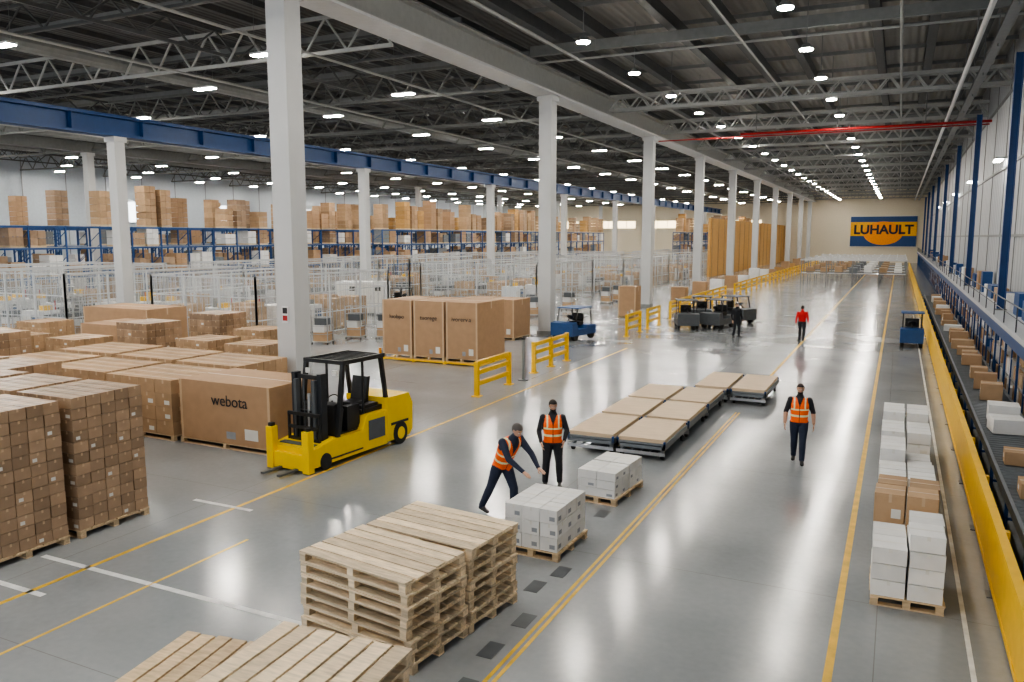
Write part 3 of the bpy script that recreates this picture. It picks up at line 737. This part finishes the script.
        p=wr+d*.03+lat*.03; td=(d*.75+lat*.65+nrm*.25).normalized(); p2=p+td*.04; td2=(d*.9+lat*.2+nrm*.3).normalized(); p3=p2+td2*.03; p4=p3+td2*.024
        limb(hb,[p-td*.02,p,p2,p3,p4],[.013,.013,.011,.010,.008],skin,8)
    HV,HF=remeshed(hb,.0042,2)
    e=MB()
    hc=H+R@V((0,.016,.030))
    n=12
    vs=[]
    for k in range(n+1):
        t=math.pi*k/n
        for i in range(20):
            a=2*math.pi*i/20; vs.append(V((math.cos(a)*math.sin(t)*.086,math.sin(a)*math.sin(t)*.102,math.cos(t)*.103)))
    keep=[]
    for k in range(n):
        for i in range(20):
            q=(k*20+i,k*20+(i+1)%20,(k+1)*20+(i+1)%20,(k+1)*20+i); c=sum((vs[j] for j in q),V((0,0,0)))/4
            lim=.035 if c.y<-.055 else (-.01 if c.y<.0 else -.07)
            if c.z>lim: keep.append(q)
    e.add([hc+R@v for v in vs],keep,hair)
    for sx in (-1,1):
        ell(e,H+R@V((sx*.030,-.083,.006)),(.013,.008,.008),label,6,rot=R); ell(e,H+R@V((sx*.030,-.089,.006)),(.006,.005,.006),blk,6,rot=R)
        ell(e,H+R@V((sx*.030,-.086,.026)),(.018,.007,.004),hair,6,rot=R)
    ell(e,H+R@V((0,-.083,-.052)),(.022,.008,.006),M('lips',(.38,.15,.13),.5),6,rot=R)
    if look.get('beard'):
        vs2=[];keep=[]
        bc=H+R@V((0,-.020,-.050))
        for k in range(n+1):
            t=math.pi*k/n
            for i in range(20):
                a=2*math.pi*i/20; vs2.append(V((math.cos(a)*math.sin(t)*.064,math.sin(a)*math.sin(t)*.076,math.cos(t)*.076)))
        for k in range(n):
            for i in range(20):
                q=(k*20+i,k*20+(i+1)%20,(k+1)*20+(i+1)%20,(k+1)*20+i); c=sum((vs2[j] for j in q),V((0,0,0)))/4
                if c.z<.005 and c.y<.03 and not(c.z>-.012 and c.z<.008 and abs(c.x)<.02): keep.append(q)
        e.add([bc+R@v for v in vs2],keep,hair)
    vv=[tuple(p) for p in Vv]; ff=list(F)
    o=len(vv); vv+=[tuple(p) for p in HV]; ff+=[tuple(i+o for i in f) for f in HF]; mi+=[sl(skin)]*len(HF)
    o=len(vv); vv+=e.v; ff+=[tuple(i+o for i in f) for f in e.f]; mi+=[sl(e.mats[k]) for k in e.m]
    me=bpy.data.meshes.new(name); me.from_pydata(vv,[],ff)
    for m in slots: me.materials.append(m)
    me.polygons.foreach_set('material_index',mi); me.polygons.foreach_set('use_smooth',[True]*len(ff)); me.update()
    ob=put(name,me,loc,rz); ob.scale=(s,s,s); return ob
navy=('navy',(.02,.028,.055)); black=('black',(.018,.02,.026)); org=('orange',(.98,.14,.004)); dk=('dark',(.02,.015,.012)); gy=('greying',(.10,.09,.085))
person('warehouse_worker',(-6.42,13.0,0),66,{
 'pel':(0,.06,.93),'wai':(0,-.02,1.08),'che':(0,-.13,1.27),'nek':(0,-.26,1.43),'hea':(0,-.35,1.58),'face':(0,-.85,-.4),
 'shL':(.195,-.19,1.38),'shR':(-.195,-.19,1.38),'elL':(.25,-.43,1.16),'elR':(-.24,-.41,1.14),'wrL':(.17,-.70,.98),'wrR':(-.15,-.68,.97),
 'hdL':(0,-.9,-.35),'hdR':(0,-.9,-.35),'palm':(0,-.2,-1),'curl':.12,
 'hiL':(.09,.06,.90),'hiR':(-.09,.06,.90),'knL':(.12,-.12,.50),'anL':(.14,-.10,.09),'toL':(.16,-.3,.035),'knR':(-.12,.22,.50),'anR':(-.14,.45,.10),'toR':(-.16,.25,.035)},
 {'tr':navy,'sh':navy,'v':org,'h':gy,'long':True},1.08)
person('warehouse_worker',(-6.3,15.05,0),25,{
 'elL':(.29,.0,1.17),'wrL':(.22,-.20,1.0),'elR':(-.28,.03,1.15),'wrR':(-.24,-.16,.96),'hdL':(-.2,-.6,-.6),'hdR':(.2,-.4,-.8),
 'anL':(.15,.03,.09),'anR':(-.15,.03,.09),'knL':(.13,-.03,.5),'knR':(-.13,-.03,.5),'face':(.1,-1,-.15)},
 {'tr':black,'sh':black,'v':org,'h':dk,'beard':1,'long':True},1.03)
person('warehouse_worker',(-1.87,19.2,0),6,{
 'knL':(.09,-.14,.50),'anL':(.09,-.18,.10),'toL':(.10,-.4,.04),'knR':(-.09,.02,.50),'anR':(-.09,.24,.10),'toR':(-.1,.05,.035),
 'elL':(.29,.06,1.16),'wrL':(.31,.0,.90),'elR':(-.29,.0,1.16),'wrR':(-.30,-.14,.92)},
 {'tr':navy,'sh':black,'v':org,'h':dk,'beard':1,'long':False},1.03)
person('warehouse_worker',(-7.45,42.5,0),40,{'knL':(.09,-.12,.5),'anL':(.09,-.12,.09),'anR':(-.09,.14,.09)},{'tr':black,'sh':black,'h':dk},1.0)
person('warehouse_worker',(-4.2,42.3,0),185,{'knL':(.09,-.12,.5),'anL':(.09,-.12,.09),'anR':(-.09,.14,.09)},{'tr':black,'sh':('red',(.65,.02,.02)),'h':dk},1.0)

# ------------------------------------------------------------ world
w=bpy.data.worlds.new('world'); C.scene.world=w; w.use_nodes=True
w.node_tree.nodes['Background'].inputs[0].default_value=(.88,.94,1,1); w.node_tree.nodes['Background'].inputs[1].default_value=1.6
print('objects',len(bpy.data.objects))
